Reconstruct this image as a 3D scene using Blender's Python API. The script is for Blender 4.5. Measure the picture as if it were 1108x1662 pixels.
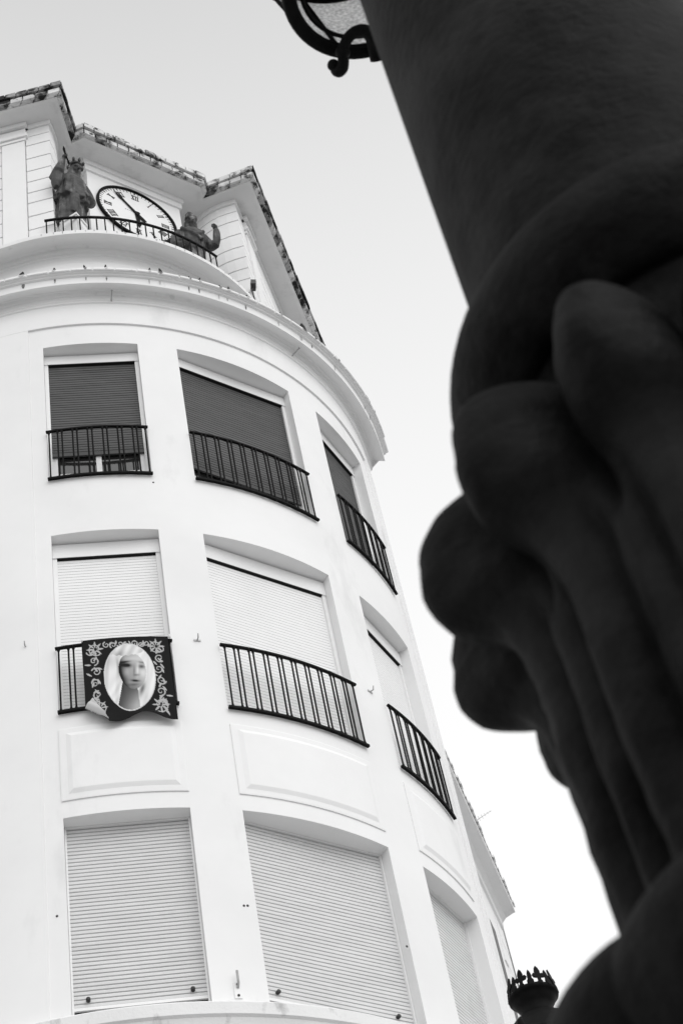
import bpy, bmesh, math, random
from mathutils import Vector, Matrix, noise
random.seed(7)
rad = math.radians
S = bpy.context.scene
for o in list(bpy.data.objects):
    bpy.data.objects.remove(o)
COL = S.collection
# ------------------------------------------------------------------ camera
R, ZC = 4.0, 1.6                       # radius of the rounded corner (m), eye height (m)
CAM_D, FPX = 4.161506 * R, 2804.67
YAW, PITCH, ROLL = rad(12.08953), rad(48.30832), rad(-13.34107)
CAMP = Vector((0, -CAM_D, ZC))
FW = Vector((math.sin(YAW) * math.cos(PITCH), math.cos(YAW) * math.cos(PITCH), math.sin(PITCH)))
R0 = Vector((math.cos(YAW), -math.sin(YAW), 0)); U0 = R0.cross(FW)
RT = math.cos(ROLL) * R0 + math.sin(ROLL) * U0
UP = -math.sin(ROLL) * R0 + math.cos(ROLL) * U0
cam = bpy.data.cameras.new('camera'); cam_o = bpy.data.objects.new('camera', cam); COL.objects.link(cam_o)
cam.sensor_fit = 'VERTICAL'; cam.sensor_height = 36.0; cam.lens = FPX / 1662 * 36
cam.clip_start = 0.05; cam.clip_end = 3000
cam_o.matrix_world = Matrix(((RT.x, UP.x, -FW.x, CAMP.x), (RT.y, UP.y, -FW.y, CAMP.y), (RT.z, UP.z, -FW.z, CAMP.z), (0, 0, 0, 1)))
cam.dof.use_dof = True; cam.dof.focus_distance = 21.0; cam.dof.aperture_fstop = 9.0
S.camera = cam_o
S.render.resolution_x, S.render.resolution_y = 682, 1024
# ------------------------------------------------------------------ overcast daylight (grey: the photograph is black and white)
SUN_EL, SUN_AZ = rad(42), rad(150)     # azimuth clockwise from +Y (north): behind the camera, to its right
w = bpy.data.worlds.new('World'); S.world = w; w.use_nodes = True
nt = w.node_tree; nt.nodes.clear()
sky = nt.nodes.new('ShaderNodeTexSky'); sky.sky_type = 'NISHITA'; sky.sun_disc = False
sky.sun_elevation = SUN_EL; sky.sun_rotation = SUN_AZ; sky.air_density = 1.0; sky.dust_density = 4.0; sky.ozone_density = 1.0
bw = nt.nodes.new('ShaderNodeRGBToBW')
ma = nt.nodes.new('ShaderNodeMath'); ma.operation = 'MULTIPLY_ADD'   # even cloud veil over the clear-sky brightness
ma.inputs[1].default_value = 0.30
wtc = nt.nodes.new('ShaderNodeTexCoord'); wsp = nt.nodes.new('ShaderNodeSeparateXYZ'); mmx = nt.nodes.new('ShaderNodeMath'); mmx.operation = 'MAXIMUM'; mmx.inputs[1].default_value = 0
mpw = nt.nodes.new('ShaderNodeMath'); mpw.operation = 'POWER'; mpw.inputs[1].default_value = 6
mve = nt.nodes.new('ShaderNodeMath'); mve.operation = 'MULTIPLY_ADD'; mve.inputs[1].default_value = -5.8; mve.inputs[2].default_value = 9.5   # veil a little thinner overhead
for a_, b_ in ((wtc.outputs['Generated'], wsp.inputs[0]), (wsp.outputs['Z'], mmx.inputs[0]), (mmx.outputs[0], mpw.inputs[0]), (mpw.outputs[0], mve.inputs[0]), (mve.outputs[0], ma.inputs[2])): nt.links.new(a_, b_)
bg = nt.nodes.new('ShaderNodeBackground'); bg.inputs['Strength'].default_value = 0.1
wo = nt.nodes.new('ShaderNodeOutputWorld')
nt.links.new(sky.outputs['Color'], bw.inputs['Color']); nt.links.new(bw.outputs['Val'], ma.inputs[0])
nt.links.new(ma.outputs['Value'], bg.inputs['Color']); nt.links.new(bg.outputs['Background'], wo.inputs['Surface'])
sun = bpy.data.lights.new('sun', 'SUN'); sun.energy = 0.95; sun.angle = rad(60); sun.color = (1, 1, 1)
sun_o = bpy.data.objects.new('sun', sun); COL.objects.link(sun_o); sun_o.location = (20, -30, 40)
sd = Vector((math.sin(SUN_AZ) * math.cos(SUN_EL), math.cos(SUN_AZ) * math.cos(SUN_EL), math.sin(SUN_EL)))
sun_o.rotation_euler = (-sd).to_track_quat('-Z', 'Y').to_euler()
S.view_settings.view_transform = 'Standard'; S.view_settings.look = 'None'
S.view_settings.exposure = 0.08; S.view_settings.gamma = 1.0; S.view_settings.use_curve_mapping = False
S.render.engine = 'CYCLES'

# ------------------------------------------------------------------ helpers
def ray(u, v):                         # photograph pixel -> direction
    d = FW * FPX + RT * (u - 554) - UP * (v - 831); return d.normalized()
def at_r(u, v, r):                     # pixel -> point on the cylinder of radius r*R
    d = ray(u, v); a = d.x * d.x + d.y * d.y; b = CAMP.x * d.x + CAMP.y * d.y; c = CAMP.x ** 2 + CAMP.y ** 2 - (r * R) ** 2
    s = (-b - math.sqrt(max(0, b * b - a * c))) / a; return CAMP + s * d
def theta_of(p): return math.degrees(math.atan2(p.x, -p.y))
def at_plane(u, v, p0, n):
    d = ray(u, v); return CAMP + d * ((Vector(p0) - CAMP).dot(n) / d.dot(n))
def at_height(u, v, z):
    d = ray(u, v); return CAMP + d * ((z - ZC) / d.z)
def cyl(th, r, z):                     # angle (deg), radius and height in units of R above the eye
    a = rad(th); return Vector((R * r * math.sin(a), -R * r * math.cos(a), ZC + R * z))
AX = 28.5
def ns(n, s, z):                       # point in the frame of the corner's axis of symmetry
    a = rad(AX); return Vector((R * (n * math.sin(a) + s * math.cos(a)), R * (-n * math.cos(a) + s * math.sin(a)), ZC + R * z))
def bayp(c, n, s, z):
    a = rad(c); return Vector((R * (n * math.sin(a) + s * math.cos(a)), R * (-n * math.cos(a) + s * math.sin(a)), ZC + R * z))

class MB:
    def __init__(self): self.v = []; self.f = []; self.smooth = []
    def add(self, vs, fs, smooth=False):
        k = len(self.v); self.v += [tuple(p) for p in vs]
        for f in fs: self.f.append([i + k for i in f]); self.smooth.append(smooth)
        return self
    def quad(self, a, b, c, d): return self.add([a, b, c, d], [(0, 1, 2, 3)])
    def hexa(self, p):                 # 8 corners: bottom 0-3, top 4-7
        return self.add(p, [(3, 2, 1, 0), (4, 5, 6, 7), (0, 1, 5, 4), (1, 2, 6, 5), (2, 3, 7, 6), (3, 0, 4, 7)])
    def box(self, c, ax, ay, az, sx, sy, sz):
        c = Vector(c); ax, ay, az = Vector(ax) * sx / 2, Vector(ay) * sy / 2, Vector(az) * sz / 2
        return self.hexa([c - ax - ay - az, c + ax - ay - az, c + ax + ay - az, c - ax + ay - az, c - ax - ay + az, c + ax - ay + az, c + ax + ay + az, c - ax + ay + az])
    def grid(self, rows, closed=False, smooth=False, caps=False):
        n = len(rows[0]); vs = [p for r in rows for p in r]; fs = []
        for i in range(len(rows) - 1):
            for j in range(n if closed else n - 1):
                k = (j + 1) % n; fs.append((i * n + j, i * n + k, (i + 1) * n + k, (i + 1) * n + j))
        if caps: fs.append(tuple(reversed(range(n)))); fs.append(tuple((len(rows) - 1) * n + j for j in range(n)))
        return self.add(vs, fs, smooth)
    def revolve(self, prof, c, n=48, smooth=True):
        c = Vector(c)
        return self.grid([[c + Vector((r * math.cos(2 * math.pi * j / n), r * math.sin(2 * math.pi * j / n), z)) for j in range(n)] for r, z in prof], closed=True, smooth=smooth)
    def tube(self, pts, r, n=8, smooth=True):
        pts = [Vector(p) for p in pts]; rs = r if isinstance(r, (list, tuple)) else [r] * len(pts); rows = []
        up = None
        for i, p in enumerate(pts):
            t = (pts[min(i + 1, len(pts) - 1)] - pts[max(i - 1, 0)]).normalized()
            if up is None: up = t.orthogonal().normalized()
            up = (up - t * up.dot(t)).normalized(); sdv = t.cross(up)
            rows.append([p + (up * math.cos(2 * math.pi * j / n) + sdv * math.sin(2 * math.pi * j / n)) * rs[i] for j in range(n)])
        return self.grid(rows, closed=True, smooth=smooth, caps=True)
    def ball(self, c, rx, ry, rz, n=12, m=8):
        c = Vector(c); rows = []
        for i in range(m + 1):
            a = math.pi * i / m - math.pi / 2
            rows.append([c + Vector((rx * math.cos(a) * math.cos(2 * math.pi * j / n), ry * math.cos(a) * math.sin(2 * math.pi * j / n), rz * math.sin(a))) for j in range(n)])
        return self.grid(rows, closed=True, smooth=True)
    def mesh(self, name):
        me = bpy.data.meshes.new(name); me.from_pydata(self.v, [], self.f); me.update()
        me.polygons.foreach_set('use_smooth', self.smooth); return me
    def build(self, name, mat, parent=None, fix=True, origin=None):
        me = self.mesh(name)
        if fix:
            bm = bmesh.new(); bm.from_mesh(me); bmesh.ops.remove_doubles(bm, verts=bm.verts, dist=1e-5); bmesh.ops.recalc_face_normals(bm, faces=bm.faces); bm.to_mesh(me); bm.free()
        return put(name, me, mat, parent, origin)
def put(name, me, mat, parent=None, origin=None):
    o = bpy.data.objects.new(name, me); COL.objects.link(o)
    if mat and not me.materials: me.materials.append(mat)
    if origin is not None:
        me.transform(Matrix.Translation(-Vector(origin))); o.location = origin
    if parent is not None:
        o.parent = parent; o.matrix_parent_inverse = parent.matrix_basis.inverted()
    return o
def copy_to(o, parent, mw):            # another individual sharing the mesh, at world matrix mw
    c = o.copy(); COL.objects.link(c); c.parent = parent
    c.matrix_parent_inverse = parent.matrix_basis.inverted() if parent else Matrix()
    c.matrix_basis = mw; return c
def empty(name, loc, label, cat, group=None):
    o = bpy.data.objects.new(name, None); COL.objects.link(o); o.location = loc; o.empty_display_size = .2
    tag(o, label, cat, group); return o
def tag(o, label=None, cat=None, group=None, kind=None):
    if label: o['label'] = label
    if cat: o['category'] = cat
    if group: o['group'] = group
    if kind: o['kind'] = kind
    return o

# ------------------------------------------------------------------ materials (all neutral grey)
def mat(name, base, rough=.8, var=0.0, scale=3.0, detail=6, bump=0.0, bscale=40, spec=.3, stretch=None, dark=None, thr=(.55, .7), dscale=6, dstretch=None, metallic=0, coord='Object'):
    m = bpy.data.materials.new(name); m.use_nodes = True; t = m.node_tree; b = t.nodes['Principled BSDF']
    b.inputs['Roughness'].default_value = rough; b.inputs['Specular IOR Level'].default_value = spec; b.inputs['Metallic'].default_value = metallic
    tc = t.nodes.new('ShaderNodeTexCoord')
    def nz(sc, st, det=detail):
        n = t.nodes.new('ShaderNodeTexNoise'); n.inputs['Scale'].default_value = sc; n.inputs['Detail'].default_value = det; n.inputs['Roughness'].default_value = .6
        if st:
            mp = t.nodes.new('ShaderNodeMapping'); mp.inputs['Scale'].default_value = st; t.links.new(tc.outputs[coord], mp.inputs['Vector']); t.links.new(mp.outputs['Vector'], n.inputs['Vector'])
        else: t.links.new(tc.outputs[coord], n.inputs['Vector'])
        return n
    rp = t.nodes.new('ShaderNodeValToRGB'); n1 = nz(scale, stretch)
    lo, hi = base * (1 - var), min(.9, base * (1 + var))
    rp.color_ramp.elements[0].position = .3; rp.color_ramp.elements[0].color = (lo, lo, lo, 1)
    rp.color_ramp.elements[1].position = .7; rp.color_ramp.elements[1].color = (hi, hi, hi, 1)
    t.links.new(n1.outputs['Fac'], rp.inputs['Fac']); out = rp.outputs['Color']
    if dark is not None:
        n2 = nz(dscale, dstretch, 8); r2 = t.nodes.new('ShaderNodeValToRGB')
        r2.color_ramp.elements[0].position = thr[0]; r2.color_ramp.elements[0].color = (0, 0, 0, 1)
        r2.color_ramp.elements[1].position = thr[1]; r2.color_ramp.elements[1].color = (1, 1, 1, 1)
        mx = t.nodes.new('ShaderNodeMix'); mx.data_type = 'RGBA'
        t.links.new(n2.outputs['Fac'], r2.inputs['Fac']); t.links.new(r2.outputs['Color'], mx.inputs['Factor'])
        t.links.new(out, mx.inputs['A']); mx.inputs['B'].default_value = (dark, dark, dark, 1); out = mx.outputs['Result']
    t.links.new(out, b.inputs['Base Color'])
    if bump:
        n3 = nz(bscale, None, 5); bp = t.nodes.new('ShaderNodeBump'); bp.inputs['Strength'].default_value = bump; bp.inputs['Distance'].default_value = .01
        t.links.new(n3.outputs['Fac'], bp.inputs['Height']); t.links.new(bp.outputs['Normal'], b.inputs['Normal'])
    return m
M = {}
M['plaster'] = mat('white_plaster', .80, .9, .04, .7, bump=.03, bscale=14, dark=.66, thr=(.60, .8), dscale=1.6, dstretch=(1, 1, .35))
M['trim'] = mat('white_trim_plaster', .80, .9, .04, 1.2, bump=.2, bscale=26, dark=.55, thr=(.64, .8), dscale=3.2)
M['coping'] = mat('weathered_coping', .76, .9, .05, 1.5, bump=.35, bscale=30, dark=.34, thr=(.58, .76), dscale=4.5, dstretch=(1, 1, .5))
M['soffit'] = mat('soffit_plaster', .72, .9, .06, 1.0, bump=.15, dark=.52, thr=(.55, .8), dscale=2.2)
M['eave_stain'] = mat('mouldy_eave_stone', .58, .9, .3, 5, bump=.6, bscale=35, dark=.04, thr=(.51, .63), dscale=6.0)
M['eave_dark'] = mat('mouldy_eave_edge', .30, .9, .5, 6, bump=.6, bscale=35, dark=.015, thr=(.40, .52), dscale=4.5)
M['stain'] = mat('dark_damp_stain', .16, .9, .5, 14, dark=.4, thr=(.5, .6), dscale=16)
M['stain_light'] = mat('grey_damp_streak', .5, .9, .2, 10)
M['moss'] = mat('black_mould', .025, .95, .5, 20, bump=.8, bscale=60)
M['iron'] = mat('black_iron', .006, .6, .3, 20, bump=.15, bscale=80, spec=.06)
M['pvc'] = mat('white_frame_plastic', .80, .4, .02, 2, spec=.4)
M['slat_dark'] = mat('dark_shutter_slats', .062, .5, .22, 2.0, stretch=(1, 1, 9), dark=.085, thr=(.6, .75), dscale=1.2)
M['slat_white'] = mat('white_shutter_slats', .80, .5, .03, 2)
M['slat_grey'] = mat('grey_shutter_slats', .66, .55, .06, 2.2, stretch=(1, 1, 5), dark=.55, thr=(.62, .8), dscale=2.0)
M['gap'] = mat('dark_gap', .01, .9, .1)
M['room'] = mat('dark_room', .015, .8, .4, 3)
M['curtain'] = mat('pale_curtain', .5, .9, .3, 5, stretch=(6, 6, .4))
M['bronze'] = mat('weathered_bronze', .055, .6, .7, 7, bump=.7, bscale=22, spec=.25, dark=.24, thr=(.55, .68), dscale=7, dstretch=(1, 1, .3))
M['dial'] = mat('clock_dial', .78, .5, .03, 3)
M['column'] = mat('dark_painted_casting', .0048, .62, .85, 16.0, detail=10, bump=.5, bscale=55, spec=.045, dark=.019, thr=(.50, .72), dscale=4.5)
M['concrete'] = mat('street_paving', .34, .9, .2, .8, bump=.3)
M['flood'] = mat('dark_floodlight', .04, .4, .2, 8)
M['tile'] = mat('roof_tile', .72, .9, .1, 5, bump=.3, dark=.45, thr=(.62, .75), dscale=6)
M['roofing'] = mat('dark_roofing', .30, .9, .3, 3, bump=.3)
M['metal'] = mat('grey_metal', .35, .4, .2, 9)
def glass_mat():
    m = bpy.data.materials.new('window_glass'); m.use_nodes = True; b = m.node_tree.nodes['Principled BSDF']
    b.inputs['Base Color'].default_value = (.02, .02, .02, 1); b.inputs['Roughness'].default_value = .06; b.inputs['Specular IOR Level'].default_value = .5; return m
M['glass'] = glass_mat()
def frost_mat():
    m = bpy.data.materials.new('frosted_lantern_glass'); m.use_nodes = True; t = m.node_tree; t.nodes.clear()
    o = t.nodes.new('ShaderNodeOutputMaterial'); tr = t.nodes.new('ShaderNodeBsdfTranslucent'); di = t.nodes.new('ShaderNodeBsdfDiffuse'); mx = t.nodes.new('ShaderNodeMixShader')
    tc = t.nodes.new('ShaderNodeTexCoord'); n = t.nodes.new('ShaderNodeTexNoise'); n.inputs['Scale'].default_value = 90; n.inputs['Detail'].default_value = 4
    rp = t.nodes.new('ShaderNodeValToRGB'); rp.color_ramp.elements[0].position = .35; rp.color_ramp.elements[0].color = (.45, .45, .45, 1); rp.color_ramp.elements[1].position = .7; rp.color_ramp.elements[1].color = (.95, .95, .95, 1)
    t.links.new(tc.outputs['Object'], n.inputs['Vector']); t.links.new(n.outputs['Fac'], rp.inputs['Fac'])
    t.links.new(rp.outputs['Color'], tr.inputs['Color']); t.links.new(rp.outputs['Color'], di.inputs['Color'])
    mx.inputs['Fac'].default_value = .25; t.links.new(tr.outputs[0], mx.inputs[1]); t.links.new(di.outputs[0], mx.inputs[2]); t.links.new(mx.outputs[0], o.inputs['Surface'])
    return m
M['frost'] = frost_mat()

# ------------------------------------------------------------------ ground
g = MB().quad((-600, -600, 0), (600, -600, 0), (600, 600, 0), (-600, 600, 0)).build('ground', M['concrete']); tag(g, kind='structure')

# ------------------------------------------------------------------ corner building
TL, TRR = -16.5, 73.5                  # the quarter circle between the two straight fronts
building = empty('corner_building', (0, 0, 0), 'white plastered corner building with rounded front, roller shutters and clock attic', 'building')
def station(N, t):                     # frame of a sweep: outward normal angle and tangential shift
    a = rad(N); return (Vector((math.sin(a), -math.cos(a), 0)), Vector((math.cos(a), math.sin(a), 0)) * t * R)
def path(tl, tr, step=1.5, a=TL, b=TRR):
    n = max(1, round((b - a) / step)); st = []
    if tl: st.append(station(a, -tl))
    st += [station(a + (b - a) * i / n, 0) for i in range(n + 1)]
    if tr: st.append(station(b, tr))
    return st
def sweep(mb, prof, stations, smooth=False, caps=True, closed=False):
    rows = [[N * (r * R) + T + Vector((0, 0, ZC + R * z)) for r, z in prof] for N, T in stations]
    return mb.grid(rows, closed=closed, smooth=smooth, caps=caps)
BAYS = [dict(c=.965, L=-7.49, R=9.42, dn=.955), dict(c=28.5, L=16.68, R=40.33, dn=.946), dict(c=56.06, L=47.79, R=64.33, dn=.955)]
ROWS = [dict(t=2.633, b=2.100), dict(t=3.6295, b=2.962), dict(t=4.526, b=3.868)]
# wall sheet with nine openings
ths = sorted({TL, TRR, *[x for b in BAYS for x in (b['L'], b['R'])]}); tt = []
for a, b in zip(ths[:-1], ths[1:]):
    k = max(1, round((b - a) / 1.2)); tt += [a + (b - a) * i / k for i in range(k)]
tt.append(TRR)
zz = [-ZC / R - .02, .5, 1.2, 1.7] + [z for r in ROWS for z in (r['b'], r['t'])] + [4.80]
mbw = MB()
for i in range(len(tt) - 1):
    th = (tt[i] + tt[i + 1]) / 2; bay = next((b for b in BAYS if b['L'] < th < b['R']), None)
    for j in range(len(zz) - 1):
        zm = (zz[j] + zz[j + 1]) / 2
        if bay and any(r['b'] < zm < r['t'] for r in ROWS): continue
        mbw.quad(cyl(tt[i], 1, zz[j]), cyl(tt[i + 1], 1, zz[j]), cyl(tt[i + 1], 1, zz[j + 1]), cyl(tt[i], 1, zz[j + 1]))
for z0, z1 in zip(zz[:-1], zz[1:]):
    for a, sgn, L in ((TL, -1, 3.2), (TRR, 1, .03)):
        N, T = station(a, sgn * L)
        p = lambda z, q: N * R + (T if q else Vector()) + Vector((0, 0, ZC + R * z))
        (mbw.quad(p(z0, 1), p(z0, 0), p(z1, 0), p(z1, 1)) if sgn < 0 else mbw.quad(p(z0, 0), p(z0, 1), p(z1, 1), p(z1, 0)))
    N, T = station(TRR, .03)           # return towards the lower neighbour
    q = lambda d, z: N * (R * d) + T + Vector((0, 0, ZC + R * z))
    mbw.quad(q(1, z0), q(.3, z0), q(.3, z1), q(1, z1))
wall = mbw.build('wall', M['plaster'], building, fix=False)
bm = bmesh.new(); bm.from_mesh(wall.data); bmesh.ops.remove_doubles(bm, verts=bm.verts, dist=1e-4); bmesh.ops.recalc_face_normals(bm, faces=bm.faces); bm.to_mesh(wall.data); bm.free()
# reveals
mbr = MB()
for b in BAYS:
    k = 14; ang = [b['L'] + (b['R'] - b['L']) * i / k for i in range(k + 1)]
    for r in ROWS:
        for z in (r['t'], r['b']):
            rows = [[cyl(a, 1, z) for a in ang], [bayp(b['c'], b['dn'] - .02, math.sin(rad(a - b['c'])), z) for a in ang]]
            mbr.grid(rows)
        for a in (b['L'], b['R']):
            s = math.sin(rad(a - b['c']))
            mbr.quad(cyl(a, 1, r['b']), cyl(a, 1, r['t']), bayp(b['c'], b['dn'] - .02, s, r['t']), bayp(b['c'], b['dn'] - .02, s, r['b']))
mbr.build('window_reveal', M['plaster'], building, fix=False)
# proud frieze above the panel, side strips
PL, PR, ZP = -10.04, 68.7, 4.628
fr = MB(); sweep(fr, [(.999, ZP), (1.0065, ZP), (1.0065, 4.76), (.999, 4.76)], path(3.2, .03)); fr.build('frieze_band', M['plaster'], building)
for a, b2, tl, tr in ((TL, PL, 3.2, 0), (PR, TRR, 0, .03)):
    m = MB(); st = path(tl, tr, 1.2, a, b2); sweep(m, [(.999, -.39), (1.006, -.39), (1.006, ZP), (.999, ZP)], st); m.build('pilaster_strip', M['plaster'], building)
# slim outer rib on the right-hand strip
m = MB(); sweep(m, [(1.006, -.38), (1.0085, -.38), (1.0085, 4.62), (1.006, 4.62)], path(0, .028, 1, 71.2, TRR)); m.build('pilaster_strip', M['plaster'], building)
# string course under the first visible row
m = MB(); sweep(m, [(1.0, 1.98), (1.012, 1.99), (1.03, 2.045), (1.036, 2.05), (1.036, 2.078), (1.03, 2.084), (1.0, 2.092)], path(3.2, .02), caps=True); m.build('string_course', M['coping'], building)
# main cornice
LC = [(1.0065, 4.738), (1.011, 4.741), (1.011, 4.749), (1.014, 4.752), (1.0145, 4.772), (1.020, 4.776), (1.0225, 4.786), (1.028, 4.789), (1.064, 4.7705), (1.0655, 4.7705), (1.067, 4.803), (1.0745, 4.805), (1.0755, 4.810), (1.083, 4.811), (1.0865, 4.815), (1.086, 4.822), (1.07, 4.830), (1.05, 4.834)]
m = MB(); sweep(m, LC, path(3.2, .07, 1.0)); cornice = m.build('main_cornice', M['trim'], building)
m = MB(); sweep(m, [(1.06, 4.832), (.68, 4.9)], path(3.2, .07, 1.5), caps=False); m.build('terrace_roof', M['roofing'], building)
# coping joints: slabs with their own edges along the lip
for i in range(24):
    a0, a1 = TL + 3.75 * i + .13, TL + 3.75 * (i + 1) - .13
    m = MB(); dz = random.uniform(-.0008, .0008)
    sweep(m, [(1.070, 4.8245), (1.0885, 4.8125 + dz), (1.0905, 4.815 + dz), (1.0895, 4.8245 + dz), (1.06, 4.8365)], path(0, 0, .75, a0, a1)); m.build('coping_slab', M['coping'], cornice)
# attic drum and the upper cornice (balcony edge)
m = MB(); sweep(m, [(.70, 4.85), (.70, 5.56)], path(3.2, 1.0, 1.5), caps=False); m.build('drum_wall', M['plaster'], building)
m = MB(); sweep(m, [(.699, 5.30), (.7055, 5.30), (.7055, 5.462), (.699, 5.466)], path(0, 0, 1.5, -15, 73.5)); m.build('drum_band', M['plaster'], building)
UC = [(.70, 5.515), (.706, 5.518), (.706, 5.532), (.711, 5.536), (.713, 5.552), (.718, 5.558), (.724, 5.559), (.7245, 5.553), (.790, 5.5225), (.7945, 5.521), (.796, 5.538), (.790, 5.540), (.7885, 5.549), (.780, 5.5515), (.30, 5.553)]
m = MB(); sweep(m, UC, path(3.2, 1.0, 1.5)); ucor = m.build('upper_cornice', M['trim'], building)
for i in range(30):
    a0, a1 = TL + 3.0 * i + .07, TL + 3.0 * (i + 1) - .07
    m = MB(); sweep(m, [(.786, 5.5415), (.7905, 5.5425), (.790, 5.5505), (.776, 5.5565), (.74, 5.5565)], path(0, 0, .75, a0, a1)); m.build('coping_slab', M['coping'], ucor)

# raised panels between the two shuttered rows
for b in BAYS:
    L, Rr, z0, z1 = b['L'] - .1, b['R'] + .1, 2.682, 2.908; k = 12; q = .028
    def ring(r, ins):
        d = math.degrees(ins); a0, a1 = L + d, Rr - d; zz0, zz1 = z0 + ins, z1 - ins
        aa = [a0 + (a1 - a0) * i / k for i in range(k + 1)]
        return [cyl(a, r, zz0) for a in aa] + [cyl(a1, r, zz1)] + [cyl(a, r, zz1) for a in reversed(aa[:-1])]
    m = MB(); rows = [ring(.999, 0), ring(1.003, 0), ring(1.0035, .003), ring(1.0040, q * .62), ring(1.0078, q), ring(1.0083, q + .002)]
    m.grid(rows, closed=True)
    d = math.degrees(q + .002); aa = [L + d + (Rr - L - 2 * d) * i / k for i in range(k + 1)]
    m.grid([[cyl(a, 1.0083, z0 + q + .002) for a in aa], [cyl(a, 1.0083, z1 - q - .002) for a in aa]])
    m.build('wall_panel', M['plaster'], building)

# ------------------------------------------------------------------ windows with roller shutters
Z3 = Vector((0, 0, 1))
def bay_frame(c):
    a = rad(c); return Vector((math.sin(a), -math.cos(a), 0)), Vector((math.cos(a), math.sin(a), 0))
def bbox(m, b, n0, n1, s0, s1, z0, z1):
    m.hexa([bayp(b['c'], n, s, z) for z in (z0, z1) for n, s in ((n1, s0), (n1, s1), (n0, s1), (n0, s0))])
SHUT3 = [4.026, 3.986, 3.99]
for bi, b in enumerate(BAYS):
    hw = math.sin(rad((b['R'] - b['L']) / 2)); dn = b['dn']; e = .0006
    for ri, r in enumerate(ROWS):
        t, bt = r['t'], r['b']; g_w = .0125 if ri else .005
        m = MB()
        rw = [[bayp(b['c'], n, sx * (hw - o_), zq) for sx, zq in ((-1, bt + o2), (1, bt + o2), (1, t - o3), (-1, t - o3))] for n, o_, o2, o3 in ((dn - .012, e, e, e), (dn, e, e, e), (dn, g_w, .003, .0025), (dn - .012, g_w, .003, .0025))]
        m.grid(rw + [rw[0]], closed=True)
        win = m.build('window', M['pvc'], building)
        mb2 = MB(); bbox(mb2, b, dn - .0195, dn - .0185, -hw + e, hw - e, bt + e, t - e); mb2.build('dark_backing', M['gap'], win)
        top = t
        if ri:                         # shutter box
            top = 4.479 if ri == 2 else 3.5715
            mb2 = MB(); bbox(mb2, b, dn - .014, dn + .0035, -hw + e, hw - e, top, t - .0055); mb2.build('shutter_box', M['pvc'], win)
            mb2 = MB(); bbox(mb2, b, dn - .0125, dn + .0022, -hw + g_w, hw - g_w, top - (.0018 if ri == 1 else .0026), top - .0003); mb2.build('slot_shade', M['gap'], win)  # black strip that paints in the shade of the slot under the box
        zb = [2.140, bt + .002, SHUT3[bi]][ri]
        h = [.0420, .0450, .0465][ri] / R; dpt = [.0034, .0005, .0017][ri]; gapf = [.30, .10, .2][ri]
        ms = MB(); z = top - .004; s0 = hw - g_w + .001; nf = dn - .006
        while z - h > zb - 1e-6:
            pr = [(nf - dpt, z), (nf - dpt * .15, z - h * gapf * .55), (nf, z - h * .35), (nf - dpt * .1, z - h * (1 - gapf * .5)), (nf - dpt, z - h * (1 - .06))]
            ms.grid([[bayp(b['c'], n, s, zq) for n, zq in pr] for s in (-s0, s0)]); z -= h
        bmn = z; sh = ms.build('shutter_slats', [M['slat_grey'], M['slat_white'], M['slat_dark']][ri], win, fix=False); tag(sh, kind='stuff')
        mb2 = MB(); bbox(mb2, b, nf - .004, nf + .002, -s0, s0, bmn - .008, bmn - .0005); bar = mb2.build('bottom_bar', M['pvc'] if ri < 2 else M['slat_dark'], win)
        if ri == 0:                    # rubber stops on the lowest slat
            for s in (-.78, .78):
                p = bayp(b['c'], nf + .003, s * s0, bmn + .016); N, T = bay_frame(b['c'])
                mb2 = MB(); mb2.tube([p - N * .01, p + N * .022], .02, 10); mb2.build('stop', M['flood'], win)
        if ri == 2:                    # glazed sash under the half-drawn shutter
            mb2 = MB(); f = .016; z1 = zb + .05
            bbox(mb2, b, dn - .018, dn - .0125, -s0, -s0 + f, bt + e, z1); bbox(mb2, b, dn - .018, dn - .0125, s0 - f, s0, bt + e, z1)
            bbox(mb2, b, dn - .018, dn - .0125, -s0 + f, s0 - f, bt + e, 3.952)
            bbox(mb2, b, dn - .018, dn - .0122, -.008, .008, 3.952, z1); sash = mb2.build('sash', M['pvc'], win)
            for s in (-1, 1):
                a, c = sorted((s * .0085, s * (s0 - f - .0005)))
                mb2 = MB(); bbox(mb2, b, dn - .0162, dn - .0155, a, c, 3.9525, z1); mb2.build('pane', M['glass'], sash)

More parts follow.
